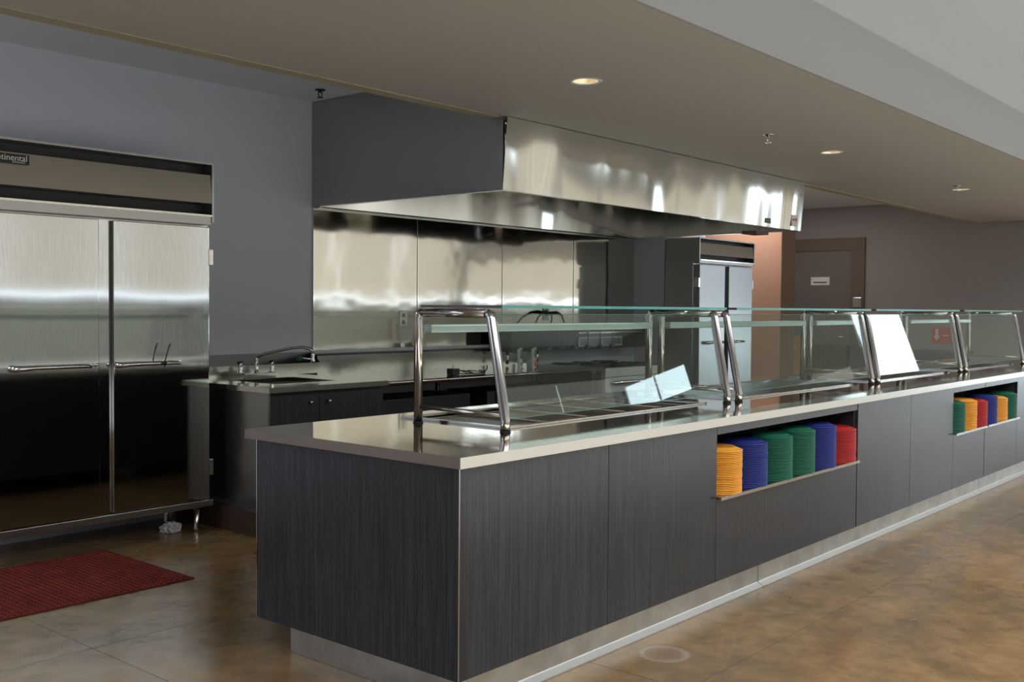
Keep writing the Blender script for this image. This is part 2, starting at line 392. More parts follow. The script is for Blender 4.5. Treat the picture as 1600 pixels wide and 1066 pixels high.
# ------------------------------------------------------------------ refrigerators
def fridge(x0, x1, yf, yb, ztop, label, badge, side_m, door_m):
    R_ = thing('refrigerator', label, 'refrigerator', ((x0 + x1) / 2, (yf + yb) / 2, 0))
    zd = 1.90 if ztop > 2.2 else 1.875
    obj('cabinet', box(x0, x1, yf + .062, yb, .165, zd + .03, bev=.003), side_m, R_)
    k = (ztop - zd) / .395
    z1, z2, z3, z4 = ztop - .012, ztop - .075 * k, ztop - .25 * k, ztop - .32 * k
    bm = bmesh.new()
    bx(bm, x0, x0 + .015, yf - .01, yb, zd + .03, ztop); bx(bm, x1 - .015, x1, yf - .01, yb, zd + .03, ztop)
    bx(bm, x0 + .015, x1 - .015, yf - .01, yb, z1, ztop); bx(bm, x0 + .015, x1 - .015, yb - .02, yb, zd + .03, z1)
    obj('top_housing', bm, M_hoodside, R_)
    bm = bmesh.new(); bx(bm, x0 + .016, x1 - .016, yf + .10, yf + .12, z2, z1 - .001); bx(bm, x0 + .016, x1 - .016, yf + .10, yf + .12, z4, z3 - .001)
    obj('recess_back', bm, M_dark, R_)
    bm = bmesh.new(); prism_x(bm, [(yf - .012, z3), (yf + .001, z2), (yf + .10, z2), (yf + .10, z3)], x0 + .016, x1 - .016)
    pn = obj('fascia_panel', bm, M_fascpan, R_)
    obj('header_rail', box(x0 + .016, x1 - .016, yf - .004, yf + .10, zd + .012, z4, bev=.004), M_hoodside, R_)
    obj('lower_groove', box(x0 + .016, x1 - .016, yf - .016, yf - .004, z4 - .012, z4), M_steel, R_)
    obj('base_rail', box(x0, x1, yf + .005, yf + .06, .166, .205, bev=.003), M_hoodside, R_)
    xm = (x0 + x1) / 2
    for s, (a, b) in ((0, (x0 + .03, xm - .044)), (1, (xm + .044, x1 - .03))):
        d = obj('door', box(a, b, yf, yf + .06, .212, zd, bev=.004), door_m, R_)
        hx0, hx1 = (a + .145 * (b - a) / .63 * 1, b - .07) if s == 0 else (a + .02, b - .225)
        hz = 1.07
        bm = bmesh.new(); yh = yf - .045
        tube(bm, [(hx0, yf, hz - .004), (hx0, yf - .03, hz - .004), (hx0 + .02, yh, hz), (hx0 + .1, yh - .006, hz + .002), (hx1 - .03, yh, hz + .002), (hx1, yf - .03, hz), (hx1, yf, hz)],
             [.013, .013, .014, .012, .011, .011, .011], 12)
        lathe(bm, [(0, hz - .02), (.02, hz - .012), (.022, hz), (.02, hz + .012), (0, hz + .02)], hx0, yf - .02, 14, cap=False)
        sub('handle', bm, M_chrome, d, R_)
        bm = bmesh.new(); lx = (b + .018) if s == 0 else (a - .012)
        lathe(bm, [(0, -.004), (.009, -.004), (.009, .004), (0, .004)], 0, 0, 12, cap=False)
        bmesh.ops.rotate(bm, verts=bm.verts[:], cent=(0, 0, 0), matrix=Matrix.Rotation(H90, 3, 'X'))
        cxk = (b - .02) if s == 0 else (a + .018)
        bmesh.ops.translate(bm, verts=bm.verts[:], vec=(cxk, yf - .004, hz + .004))
        sub('lock', bm, M_chrome, d, R_)
        hx = b if s == 1 else a
        for zz in (zd - .235, .36):
            h0, h1 = (hx - .004, hx + .026) if s == 1 else (hx - .026, hx + .004)
            sub('hinge', box(h0, h1, yf - .004, yf + .062, zz, zz + .10, bev=.003), M_steel, d, R_)
    obj('centre_strip', box(xm - .042, xm + .042, yf + .03, yf + .061, .212, zd), door_m, R_)
    if badge:
        bd = obj('badge', box(x0 - .01 + .03, x0 + .262, yf - .017, yf - .003, z2 - .062, z2 - .010, bev=.002), M_black, R_)
        text_mesh('Continental', .046, M_paper, (x0 + .142, yf - .0175, z2 - .031), (1, 0, 0), (0, 0, 1), bd, R_)
        text_mesh('REFRIGERATOR', .010, M_paper, (x0 + .205, yf - .0175, z2 - .053), (1, 0, 0), (0, 0, 1), bd, R_)
    for lx in (x0 + .06, x1 - .06):
        for ly in (yf + .10, yb - .10):
            bm = bmesh.new(); lathe(bm, [(.018, 0), (.022, .012), (.016, .03), (.024, .165)], lx, ly, 16)
            obj('leg', bm, M_steel, R_)
    return R_
fridge(2.295, 3.70, 5.60, 6.15, 2.295, 'tall two-door stainless steel refrigerator at the left with black name badge', True, M_steel, M_fridge)
fridge(9.27, 10.46, 5.42, 5.81, 2.15, 'stainless steel two-door refrigerator beyond the exhaust hood, beside the salmon column', False, M_hoodside, M_door2)
struct('trim_3', box(9.28, 9.62, 5.83, YW, 0, ZK - .002), M_wallk, 'grey wall pier beside the second refrigerator')
# cable tie on the right-hand handle
bm = bmesh.new(); tube(bm, [(3.325, 5.538, 1.05), (3.327, 5.533, 1.09), (3.337, 5.53, 1.13), (3.350, 5.53, 1.175), (3.362, 5.53, 1.186)], .0035, 8)
lathe(bm, [(.019, 1.062), (.021, 1.066), (.021, 1.078), (.019, 1.08)], 3.325, 5.55, 14, cap=False)
single('cable_tie', bm, M_black, 'black plastic cable tie looped on the right refrigerator door handle', 'cable tie')
# crumpled bag below the fridge
bm = bmesh.new(); bmesh.ops.create_icosphere(bm, subdivisions=3, radius=1)
for v in bm.verts:
    n = 1 + .28 * math.sin(7 * v.co.x + 3 * v.co.z) * math.cos(9 * v.co.y + 2) + random.uniform(-.09, .09)
    v.co = Vector((v.co.x * .06 * n, v.co.y * .06 * n, max(-.02, v.co.z * .04 * n) + .02))
bmesh.ops.translate(bm, verts=bm.verts[:], vec=(3.52, 5.80, 0))
single('plastic_bag', bm, M_bag, 'crumpled white plastic bag on the floor below the left refrigerator', 'bag')

# ------------------------------------------------------------------ red mat
def red_mat():
    t = thing('floor_mat', 'dark red rubber drainage mat on the floor before the left refrigerator', 'mat', (2.3, 5.15, 0))
    bm = bmesh.new(); x0, x1, y0, y1 = 1.35, 2.99, 4.70, 5.62
    obj('base', box(x0, x1, y0, y1, .001, .007, bev=.002), M_mat, t)
    p = .0304; nx = int((x1 - x0 - .02) / p); ny = int((y1 - y0 - .02) / p)
    for i in range(nx):
        for j in range(ny):
            cx = x0 + .025 + i * p; cy = y0 + .025 + j * p; r = .0125
            a = [bm.verts.new((cx + r * dx, cy + r * dy, .007)) for dx, dy in ((1, 0), (0, 1), (-1, 0), (0, -1))]
            b = [bm.verts.new((cx + r * .6 * dx, cy + r * .6 * dy, .0125)) for dx, dy in ((1, 0), (0, 1), (-1, 0), (0, -1))]
            for q in range(4): bm.faces.new((a[q], a[(q + 1) % 4], b[(q + 1) % 4], b[q]))
            bm.faces.new(b)
    o = obj('raised_studs', bm, M_mat, t); o['kind'] = 'stuff'
red_mat()

# ------------------------------------------------------------------ exhaust hood
HX0, HX1, HY0, HZ0 = 4.945, 9.24, 4.287, 2.16
def hood():
    t = thing('exhaust_hood', 'large stainless steel exhaust hood hanging under the soffit above the cooking line', 'hood', ((HX0 + HX1) / 2, 5.2, HZ0))
    e = .02
    zt = ZS - .006
    PF = [(HY0 + .018, HZ0), (HY0 + .0195, HZ0), (HY0 - .0165, zt), (HY0 - .018, zt)]     # the sheet leans out a little towards its top
    for a, b in ((HX0, 8.868), (8.872, HX1)):
        bm = bmesh.new(); prism_x(bm, PF, a, b); obj('front_panel', bm, M_hood, t)
    bm = bmesh.new(); bx(bm, HX0, HX0 + e, HY0 + .0195, YS1 + .01, HZ0, zt); bx(bm, HX0, HX0 + e, YS1 + .01, YW - .002, HZ0, ZK - .002)
    obj('side_panel', bm, M_hoodside, t, 'dark matt side of the hood')
    bm = bmesh.new(); bx(bm, HX1 - e, HX1, HY0 + e, YS1 + .01, HZ0, zt); bx(bm, HX1 - e, HX1, YS1 + .01, YW - .002, HZ0, ZK - .002)
    obj('side_panel', bm, M_hood, t)
    bm = bmesh.new(); prism_x(bm, [(YW - .035, HZ0 + .001), (YW - .055, HZ0 + .001), (YW - .125, HZ0 + .50), (YW - .105, HZ0 + .50)], HX0 + e, HX1 - e)
    obj('back_liner', bm, M_hood, t)
    obj('top_panel', box(HX0 + e, HX1 - e, HY0 + e, YW - .05, zt - .03, zt - .01), M_hood, t)
    bm = bmesh.new()
    bx(bm, HX0 + e, HX1 - e, HY0 + .0196, HY0 + .055, HZ0, HZ0 + .012); bx(bm, HX1 - .06, HX1 - e, HY0 + .055, YW - .05, HZ0, HZ0 + .012)
    bx(bm, HX0 + e, HX0 + .055, HY0 + .055, YW - .05, HZ0, HZ0 + .012)
    bx(bm, HX0 + e, HX1 - e, YW - .075, YW - .03, HZ0 - .010, HZ0)
    obj('bottom_lip', bm, M_steel, t)
    pl = obj('warning_label', box(9.015, 9.135, HY0 + .004, HY0 + .009, 2.195, 2.30), M_paper, t, 'white label with red print')
    bm = bmesh.new(); bx(bm, 9.028, 9.075, HY0 + .0025, HY0 + .004, 2.245, 2.262); bx(bm, 9.085, 9.125, HY0 + .0025, HY0 + .004, 2.25, 2.27); bx(bm, 9.098, 9.108, HY0 + .0025, HY0 + .004, 2.232, 2.25)
    sub('red_print', bm, M_red, pl, t)
    obj('rating_plate', box(8.50, 8.60, HY0 + .009, HY0 + .013, 2.19, 2.235), M_olive, t, 'small olive rating plate')
    obj('corner_bracket', box(HX1 - .35, HX1 - .1, HY0 + .3, HY0 + .45, HZ0 - .03, HZ0 - .001), M_pinkd, t)
hood()
# steel wall sheathing: four lift-off sheets
def wall_sheets():
    t = thing('wall_cladding', 'polished stainless steel wall sheets below the hood with wavy reflections', 'cladding', (7.1, YW, 1.08))
    E_ = [4.957, 6.045, 7.118, 8.19, 9.26]
    for a, b in zip(E_, E_[1:]):
        obj('steel_sheet', box(a + .003, b - .003, YW - .008, YW - .001, 1.085, HZ0 - .012), M_panel, t)
    for a in E_[:-1]:
        obj('joint_strip', box(a - .005, a + .005, YW - .013, YW - .008, 1.085, HZ0 - .012), M_chrome, t)
wall_sheets()
def outlet(x, z, label, m=M_steel):
    t = thing('wall_outlet', label, 'outlet', (x, YW - .01, z - .06))
    obj('cover_plate', box(x - .042, x + .042, YW - .017, YW - .009, z - .065, z + .065, bev=.003), m, t)
    for dz in (-.028, .028):
        bm = bmesh.new(); lathe(bm, [(0, 0), (.017, 0), (.017, .004), (0, .004)], 0, 0, 14, cap=False)
        bmesh.ops.rotate(bm, verts=bm.verts[:], cent=(0, 0, 0), matrix=Matrix.Rotation(H90, 3, 'X')); bmesh.ops.translate(bm, verts=bm.verts[:], vec=(x, YW - .017, z + dz))
        s = obj('socket', bm, M_white, t)
        sub('slot', box(x - .007, x - .004, YW - .0225, YW - .021, z + dz - .006, z + dz + .006), M_black, s, t)
        sub('slot', box(x + .004, x + .007, YW - .0225, YW - .021, z + dz - .006, z + dz + .006), M_black, s, t)
outlet(5.88, 1.32, 'steel-framed duplex outlet on the first steel wall sheet')
outlet(7.75, 1.365, 'white duplex outlet with black plug on the third steel wall sheet', M_white)
bm = bmesh.new(); tube(bm, [(7.745, 6.17, 1.365), (7.70, 6.14, 1.38), (7.62, 6.12, 1.375), (7.52, 6.10, 1.33), (7.46, 6.08, 1.27)], [.02, .018, .012, .008, .008], 10)
tube(bm, [(7.755, 6.17, 1.362), (7.85, 6.14, 1.372), (7.92, 6.13, 1.35), (7.935, 6.12, 1.30), (7.93, 6.10, 1.255)], [.02, .016, .010, .008, .008], 10)
single('plug_cord', bm, M_rubber, 'black plug and curved cord in the white outlet', 'cord')

# ------------------------------------------------------------------ sink unit
SX0, SX1, SY0, SZ = 3.775, 4.74, 5.13, .922
def sink_unit():
    t = thing('sink_counter', 'stainless steel sink counter on dark cabinet between left refrigerator and work table', 'sink', ((SX0 + SX1) / 2, 5.6, 0))
    xs_ = [SX0, 4.0, 4.5, SX1]; ys_ = [SY0, 5.38, 5.86, YW - .002]
    obj('sink_top', holes(xs_, ys_, {(1, 1)}, SZ - .03, SZ), M_top, t)
    obj('front_edge', box(SX0, SX1, SY0 - .003, SY0, SZ - .032, SZ + .001), M_lip, t)
    obj('left_edge', box(SX0 - .003, SX0, SY0 - .003, YW - .1, SZ - .032, SZ + .001), M_lip, t)
    bm = bmesh.new(); x0, x1, y0, y1, zb = 4.0, 4.5, 5.38, 5.86, SZ - .26
    bx(bm, x0, x1, y0, y1, zb - .01, zb); bx(bm, x0 - .008, x0, y0, y1, zb, SZ - .03); bx(bm, x1, x1 + .008, y0, y1, zb, SZ - .03)
    bx(bm, x0, x1, y0 - .008, y0, zb, SZ - .03); bx(bm, x0, x1, y1, y1 + .008, zb, SZ - .03)
    obj('basin', bm, M_coldpan, t)
    bm = bmesh.new(); prism_x(bm, [(YW - .10, SZ), (YW - .10, 1.0), (YW - .01, 1.075), (YW - .01, SZ)], SX0, 4.945)
    obj('backsplash', bm, M_steel, t)
    obj('side_panel', box(SX0 + .02, SX0 + .035, SY0 + .04, YW - .03, .155, SZ - .03), M_hoodside, t)
    ca = obj('cabinet', box(SX0 + .036, SX1 - .01, SY0 + .062, YW - .03, .155, SZ - .29), M_lamk, t)
    obj('apron', box(SX0 + .036, SX1 - .01, SY0 + .062, SY0 + .08, SZ - .29, SZ - .031), M_lamk, t)
    xm = 4.19
    for a, b, kx in ((SX0 + .038, xm - .002, 4.115), (xm + .002, SX1 - .012, 4.26)):
        d = obj('door', box(a, b, SY0 + .042, SY0 + .061, .17, SZ - .055), M_lamk, t)
        bm = bmesh.new(); lathe(bm, [(.006, 0), (.006, .012), (.013, .014), (.014, .022), (0, .026)], 0, 0, 14)
        bmesh.ops.rotate(bm, verts=bm.verts[:], cent=(0, 0, 0), matrix=Matrix.Rotation(H90, 3, 'X')); bmesh.ops.translate(bm, verts=bm.verts[:], vec=(kx, SY0 + .042, .815))
        sub('knob', bm, M_chrome, d, t)
    obj('toe_kick', box(SX0 + .0, SX1 - .03, SY0 + .08, YW - .05, 0, .154), mat('dark_brown_kick', (.05, .03, .02), .4), t)
sink_unit()
def faucet():
    t = thing('faucet', 'chrome swing-spout faucet with two handles at the sink back', 'faucet', (4.45, 5.95, SZ))
    y = 5.95; zb = SZ
    obj('base_bar', box(4.16, 4.42, y - .025, y + .025, zb + .001, zb + .035, bev=.006), M_steel, t)
    for x in (4.14, 4.40):
        bm = bmesh.new(); lathe(bm, [(.020, zb + .03), (.022, zb + .04), (.013, zb + .055), (.017, zb + .075), (.010, zb + .10), (.012, zb + .105)], x, y, 14)
        hd = obj('handle', bm, M_chrome, t)
        bm = bmesh.new(); tube(bm, [(x - .03, y - .02, zb + .108), (x + .03, y + .02, zb + .112)], [.009, .007], 10); sub('lever', bm, M_black, hd, t)
    bm = bmesh.new(); lathe(bm, [(.018, zb + .03), (.014, zb + .06), (.012, zb + .12), (.014, zb + .13), (.012, zb + .14)], 4.27, y, 14)
    obj('stem', bm, M_chrome, t)
    P0 = (4.27, y, zb + .135)
    bm = bmesh.new(); tube(bm, [P0, (4.31, y - .03, zb + .165), (4.44, y - .16, zb + .205), (4.50, y - .215, zb + .212), (4.535, y - .245, zb + .20), (4.55, y - .26, zb + .175)], .0105, 12)
    obj('spout', bm, M_tube, t)
    bm = bmesh.new(); lathe(bm, [(.012, zb + .10), (.016, zb + .12), (.011, zb + .135), (.014, zb + .16), (.010, zb + .178)], 4.55, y - .26, 12)
    nz = obj('nozzle', bm, M_chrome, t)
    bm = bmesh.new(); lathe(bm, [(0, zb + .118), (.017, zb + .12), (.019, zb + .14), (.014, zb + .153), (0, zb + .155)], 4.475, y - .21, 12)
    sub('green_valve', bm, M_green, nz, t, 'dark green valve knob')
    bm = bmesh.new(); tube(bm, [(4.545, y - .258, zb + .13), (4.485, y - .216, zb + .135)], [.007, .007], 8); sub('valve_arm', bm, M_chrome, nz, t)
faucet()
# work table
TZ = .902; TX0, TX1, TY0 = 4.76, 7.42, 5.25
def table():
    t = thing('work_table', 'long stainless steel work table with rolled edge against the steel wall', 'table', ((TX0 + TX1) / 2, 5.7, 0))
    obj('tabletop', box(TX0, TX1, TY0 + .014, YW - .002, TZ - .03, TZ), M_top, t)
    bm = bmesh.new(); tube(bm, [(TX0, TY0 + .012, TZ - .012), (TX1, TY0 + .012, TZ - .012)], .014, 12); obj('rolled_edge', bm, M_tube, t)
    bm = bmesh.new(); prism_x(bm, [(YW - .05, TZ), (YW - .05, 1.045), (YW - .012, 1.062), (YW - .012, TZ)], TX0 + .2, TX1); obj('backsplash', bm, M_steel, t)
    for x in (TX0 + .06, (TX0 + TX1) / 2, TX1 - .07):
        for y in (TY0 + .09, YW - .2):
            bm = bmesh.new(); lathe(bm, [(.017, 0), (.02, .02), (.018, .05), (.0205, .06), (.0205, TZ - .06), (.03, TZ - .05), (.03, TZ - .03)], x, y, 16); obj('leg', bm, M_tube, t)
    obj('undershelf', box(TX0 + .05, TX1 - .05, TY0 + .08, YW - .18, .25, .28), M_steel, t)
table()
single('storage_cabinet', box(TX0 + .12, 6.0, 5.55, 5.99, .282, .74, bev=.004), M_lamk, 'dark storage cabinet on the shelf of the work table, left', 'cabinet')
single('storage_cabinet', box(6.2, TX1 - .12, 5.55, 5.99, .282, .74, bev=.004), M_lamk, 'dark storage cabinet on the shelf of the work table, right', 'cabinet')
# power adapter with cord
t = thing('power_adapter', 'black power adapter with coiled cord on the work table', 'adapter', (5.72, 5.45, TZ))
obj('case', box(5.67, 5.745, 5.42, 5.49, TZ + .001, TZ + .048, bev=.006), M_black, t)
bm = bmesh.new(); pts = []
for k in range(60):
    a = k / 59; pts.append((5.745 + .30 * a + .03 * math.sin(a * 9), 5.45 + .05 * math.sin(a * 22), TZ + .006 + .022 * abs(math.sin(a * 12)) * (1 - .4 * a)))
tube(bm, pts, .0042, 6); tube(bm, [(5.75, 5.44, TZ + .008), (5.85, 5.40, TZ + .006), (6.0, 5.41, TZ + .006), (6.1, 5.46, TZ + .03), (6.14, 5.5, TZ + .055)], .0045, 6)
tube(bm, [(5.70, 5.45, TZ + .045), (5.705, 5.46, TZ + .075)], .002, 6)
obj('cord', bm, M_black, t)
# two timers leaning on the table
for i, (x, y, lab) in enumerate(((6.53, 5.48, 'white upright thermometer stand with grey oval face, left of the pair'), (6.70, 5.47, 'white upright thermometer stand with orange-red disc, right of the pair'))):
    T = thing('thermometer_stand', lab, 'thermometer', (x, y, TZ))
    Rx = Matrix.Translation((x, y, TZ + .002)) @ Matrix.Rotation(-.19, 4, 'Y') @ Matrix.Rotation(.12, 4, 'X') @ Matrix.Rotation(.35, 4, 'Z')
    def put(bm): bmesh.ops.transform(bm, matrix=Rx, verts=bm.verts[:]); return bm
    b_ = obj('body', put(box(-.038, .038, -.012, .012, .004, .185, bev=.008)), M_white, T)
    bm = bmesh.new(); lathe(bm, [(0, 0), (.028, 0), (.028, .004), (0, .004)], 0, 0, 20, cap=False)
    bmesh.ops.rotate(bm, verts=bm.verts[:], cent=(0, 0, 0), matrix=Matrix.Rotation(H90, 3, 'X')); bmesh.ops.scale(bm, vec=(1, 1, 1.45), verts=bm.verts[:]); bmesh.ops.translate(bm, verts=bm.verts[:], vec=(0, -.012, .135))
    sub('dial', put(bm), M_greyp, b_, T)
    bm = bmesh.new(); lathe(bm, [(0, 0), (.031 if i else .008, 0), (.031 if i else .008, .006), (0, .006)], 0, 0, 20, cap=False)
    bmesh.ops.rotate(bm, verts=bm.verts[:], cent=(0, 0, 0), matrix=Matrix.Rotation(H90, 3, 'X')); bmesh.ops.translate(bm, verts=bm.verts[:], vec=(0, -.012, .055))
    sub('disc' if i else 'button', put(bm), M_orange if i else M_green, b_, T)
    obj('foot', put(box(-.03, .03, -.02, .02, .006, .011)), M_black, T)

# cooking range line under the hood
def cooking():
    t = thing('cooking_range', 'restaurant range with pale oven door right of the work table', 'range', (7.95, 5.6, 0))
    x0, x1, y0 = 7.47, 8.42, 5.30
    obj('body', box(x0, x1, y0 + .04, YW - .03, .12, .86, bev=.004), M_hoodside, t)
    d = obj('oven_door', box(x0 + .02, x1 - .02, y0 + .002, y0 + .038, .22, .80, bev=.006), M_range, t)
    bm = bmesh.new(); tube(bm, [(x0 + .10, y0, .755), (x0 + .10, y0 - .04, .755), (x1 - .10, y0 - .04, .755), (x1 - .10, y0, .755)], .012, 10)
    sub('handle', bm, M_chrome, d, t)
    cp = obj('control_panel', box(x0 + .01, x1 - .01, y0 - .005, y0 + .038, .805, .885, bev=.004), M_range, t)
    obj('cooktop', box(x0, x1, y0 + .04, YW - .12, .861, .89, bev=.003), M_black, t)
    for k in range(3):
        for j in range(2):
            cx, cy = x0 + .16 + k * .31, y0 + .22 + j * .33; bm = bmesh.new()
            for a in range(4):
                th = a * math.pi / 4; c, s = math.cos(th) * .13, math.sin(th) * .13
                tube(bm, [(cx - c, cy - s, .905), (cx + c, cy + s, .905)], .007, 6)
            lathe(bm, [(.05, .89), (.05, .898), (.03, .902), (0, .902)], cx, cy, 14)
            obj('burner_grate', bm, M_black, t)
    for k in (x0 + .06, x1 - .06):
        for y in (y0 + .12, YW - .15):
            bm = bmesh.new(); lathe(bm, [(.02, 0), (.025, .12)], k, y, 12); obj('leg', bm, M_steel, t)
cooking()
def broiler():
    t = thing('broiler_oven', 'low dark countertop oven with framed glass doors behind the range', 'oven', (7.9, 5.95, .9))
    x0, x1, y0, y1 = 6.93, 9.1, 5.92, 6.105
    obj('housing', box(x0, x1, y0, y1, 1.025, 1.235, bev=.004), mat('dark_oven_steel', (.03, .034, .032), .3, .3), t)
    for lx in (x0 + .05, 7.40, 8.5, x1 - .05):
        bm = bmesh.new(); lathe(bm, [(.015, .915 if lx < 7.42 else .895), (.015, 1.03)], lx, y0 + .09, 10); 
        if lx < 8.4: obj('leg', bm, M_steel, t)
        else: bm.free()
    for a, b in ((7.90, 8.25), (8.27, 8.62)):
        fm = bmesh.new()
        bx(fm, a, b, y0 - .018, y0, 1.05, 1.062); bx(fm, a, b, y0 - .018, y0, 1.128, 1.14); bx(fm, a, a + .012, y0 - .018, y0, 1.062, 1.128); bx(fm, b - .012, b, y0 - .018, y0, 1.062, 1.128)
        d = obj('door_frame', fm, M_white, t)
        sub('pane', box(a + .012, b - .012, y0 - .008, y0 - .001, 1.062, 1.128), M_greyp, d, t)
    obj('light_strip', box(7.9, 9.0, y0 - .012, y0, 1.175, 1.188), M_steel, t)
broiler()
def hooks():
    for k in range(6):
        x = 7.33 + k * .2
        bm = bmesh.new(); y = 5.902
        tube(bm, [(x, y + .005, 1.228), (x, y - .035, 1.248), (x, y - .07, 1.24), (x, y - .08, 1.20), (x + .01, y - .078, 1.13 - .02 * (k % 3)), (x + .012, y - .07, 1.07)], .006, 8)
        lathe(bm, [(0, 1.03), (.025, 1.036), (.03, 1.05), (.022, 1.068), (0, 1.072)], x + .012, y - .07, 12, cap=False)
        names = ['leftmost of six', 'second from left of six', 'third from left of six', 'fourth from left of six', 'fifth from left of six', 'rightmost of six']
        single('ladle', bm, M_greyp, 'dark hanging ladle, %s along the countertop oven' % names[k], 'ladle', 'ladles hanging from the countertop oven')
hooks()

# ------------------------------------------------------------------ salmon column, end wall door and fittings
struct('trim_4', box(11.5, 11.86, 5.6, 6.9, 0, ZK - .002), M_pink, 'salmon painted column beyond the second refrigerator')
struct('trim_5', box(11.503, 11.86, 5.592, 5.6, 0, ZK - .004), M_pinkd, 'darker face of the salmon column')
def door():
    d = struct('door_1', box(XE - .02, XE - .001, 6.09, 6.98, .01, 2.30), M_door, 'grey flush service door in the end wall')
    fr = bmesh.new(); c = .20
    bx(fr, XE - .04, XE, 5.89, 6.09, 0, 2.48); bx(fr, XE - .04, XE, 6.98, 7.18, 0, 2.48); bx(fr, XE - .04, XE, 6.09, 6.98, 2.30, 2.48)
    obj('door_frame', fr, M_casing, d)
    s = obj('door_sign', box(XE - .026, XE - .021, 6.42, 6.71, 1.79, 1.91), M_paper, d)
    bm = bmesh.new(); bx(bm, XE - .028, XE - .026, 6.46, 6.67, 1.822, 1.838); obj('sign_line', bm, M_dark, s)
    bm = bmesh.new(); tube(bm, [(XE - .02, 6.18, 1.02), (XE - .07, 6.18, 1.02), (XE - .07, 6.29, 1.02)], .012, 8); obj('door_handle', bm, M_chrome, d)
door()
single('wall_plate', box(XE - .07, XE - .041, 5.915, 6.045, 1.455, 1.605, bev=.006), M_chrome, 'small steel box on the casing right of the grey service door', 'wall box')
# red sign standing in for its reflection in the guard glass
t = thing('fire_sign', 'small red sign with white down arrow on the end wall, in place of its reflection', 'sign', (XE - .01, 4.80, 1.0))
obj('panel', box(XE - .012, XE - .002, 4.66, 4.92, .97, 1.19), M_red, t)
bm = bmesh.new(); ya = 4.855
for vv in ([(ya - .02, 1.165), (ya + .02, 1.165), (ya + .02, 1.07), (ya - .02, 1.07)], [(ya - .042, 1.07), (ya + .042, 1.07), (ya, 1.0)]):
    f = bm.faces.new([bm.verts.new((XE - .0135, y, z)) for y, z in vv])
r_ = bmesh.ops.extrude_face_region(bm, geom=bm.faces[:]); bmesh.ops.translate(bm, vec=(-.002, 0, 0), verts=[v for v in r_['geom'] if isinstance(v, bmesh.types.BMVert)])
obj('arrow', bm, M_paper, t)
obj('mark', box(XE - .015, XE - .012, 4.69, 4.77, 1.07, 1.085), M_paper, t)
def low_cab(y0, y1, z, m, lab):
    t = thing('low_cabinet', lab, 'cabinet', (XE - .3, (y0 + y1) / 2, 0))
    obj('body', box(XE - .5, XE - .05, y0, y1, .08, z, bev=.005), m, t)
    obj('plinth', box(XE - .46, XE - .06, y0 + .02, y1 - .02, 0, .08), M_black, t)
    d1 = obj('door', box(XE - .52, XE - .501, y0 + .01, (y0 + y1) / 2 - .003, .1, z - .03), m, t); obj('door', box(XE - .52, XE - .501, (y0 + y1) / 2 + .003, y1 - .01, .1, z - .03), m, t)
low_cab(5.95, 6.6, .92, mat('cab_brown', (.07, .05, .035), .5), 'low brown cabinet by the end wall, in front of the service door')
low_cab(5.35, 5.9, .90, mat('cab_green', (.035, .04, .032), .5), 'low dark green-black cabinet by the end wall')
low_cab(4.35, 5.0, .88, mat('cab_dark', (.03, .035, .035), .5), 'low dark cabinet below the red arrow sign')
single('carton', box(12.6, 12.95, 6.0, 6.35, 0, 1.06, bev=.004), mat('carton_brown', (.42, .20, .10), .8), 'tall brown carton standing beyond the salmon column', 'carton')

# ------------------------------------------------------------------ serving counter
CX0, CX1 = 2.522, 12.2
YT, YC, YBK = 2.375, 2.405, 3.59
CZ = .91
W1 = (3.27, 4.87); W2 = (5.20, 6.92); W3 = (7.22, 8.84); W4 = (9.14, 10.7); WY = (2.815, 3.42)
def countertop():
    t = thing('countertop', 'long mirror-like stainless steel countertop of the serving counter', 'countertop', ((CX0 + CX1) / 2, 3.0, CZ - .038))
    xs_ = [CX0, W1[0], W1[1], W2[0], W2[1], W3[0], W3[1], W4[0], W4[1], CX1]
    obj('top_sheet', holes(xs_, [YT + .002, WY[0], WY[1], YBK], {(1, 1), (3, 1), (5, 1), (7, 1)}, CZ - .012, CZ), M_top, t)
    obj('front_edge', box(CX0, CX1, YT - .001, YT + .002, CZ - .038, CZ + .0005), M_lip, t)
    obj('front_underside', box(CX0 + .002, CX1, YT + .002, YT + .05, CZ - .038, CZ - .034), M_lip, t)
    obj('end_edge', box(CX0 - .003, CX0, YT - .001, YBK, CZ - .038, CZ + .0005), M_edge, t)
    obj('back_edge', box(CX0, CX1, YBK, YBK + .003, CZ - .038, CZ), M_lip, t)
countertop()
def rim(bm, x0, x1, y0, y1, z0, z1, wd):
    bx(bm, x0 - wd, x1 + wd, y0 - wd, y0, z0, z1); bx(bm, x0 - wd, x1 + wd, y1, y1 + wd, z0, z1)
    bx(bm, x0 - wd, x0, y0, y1, z0, z1); bx(bm, x1, x1 + wd, y0, y1, z0, z1); return bm
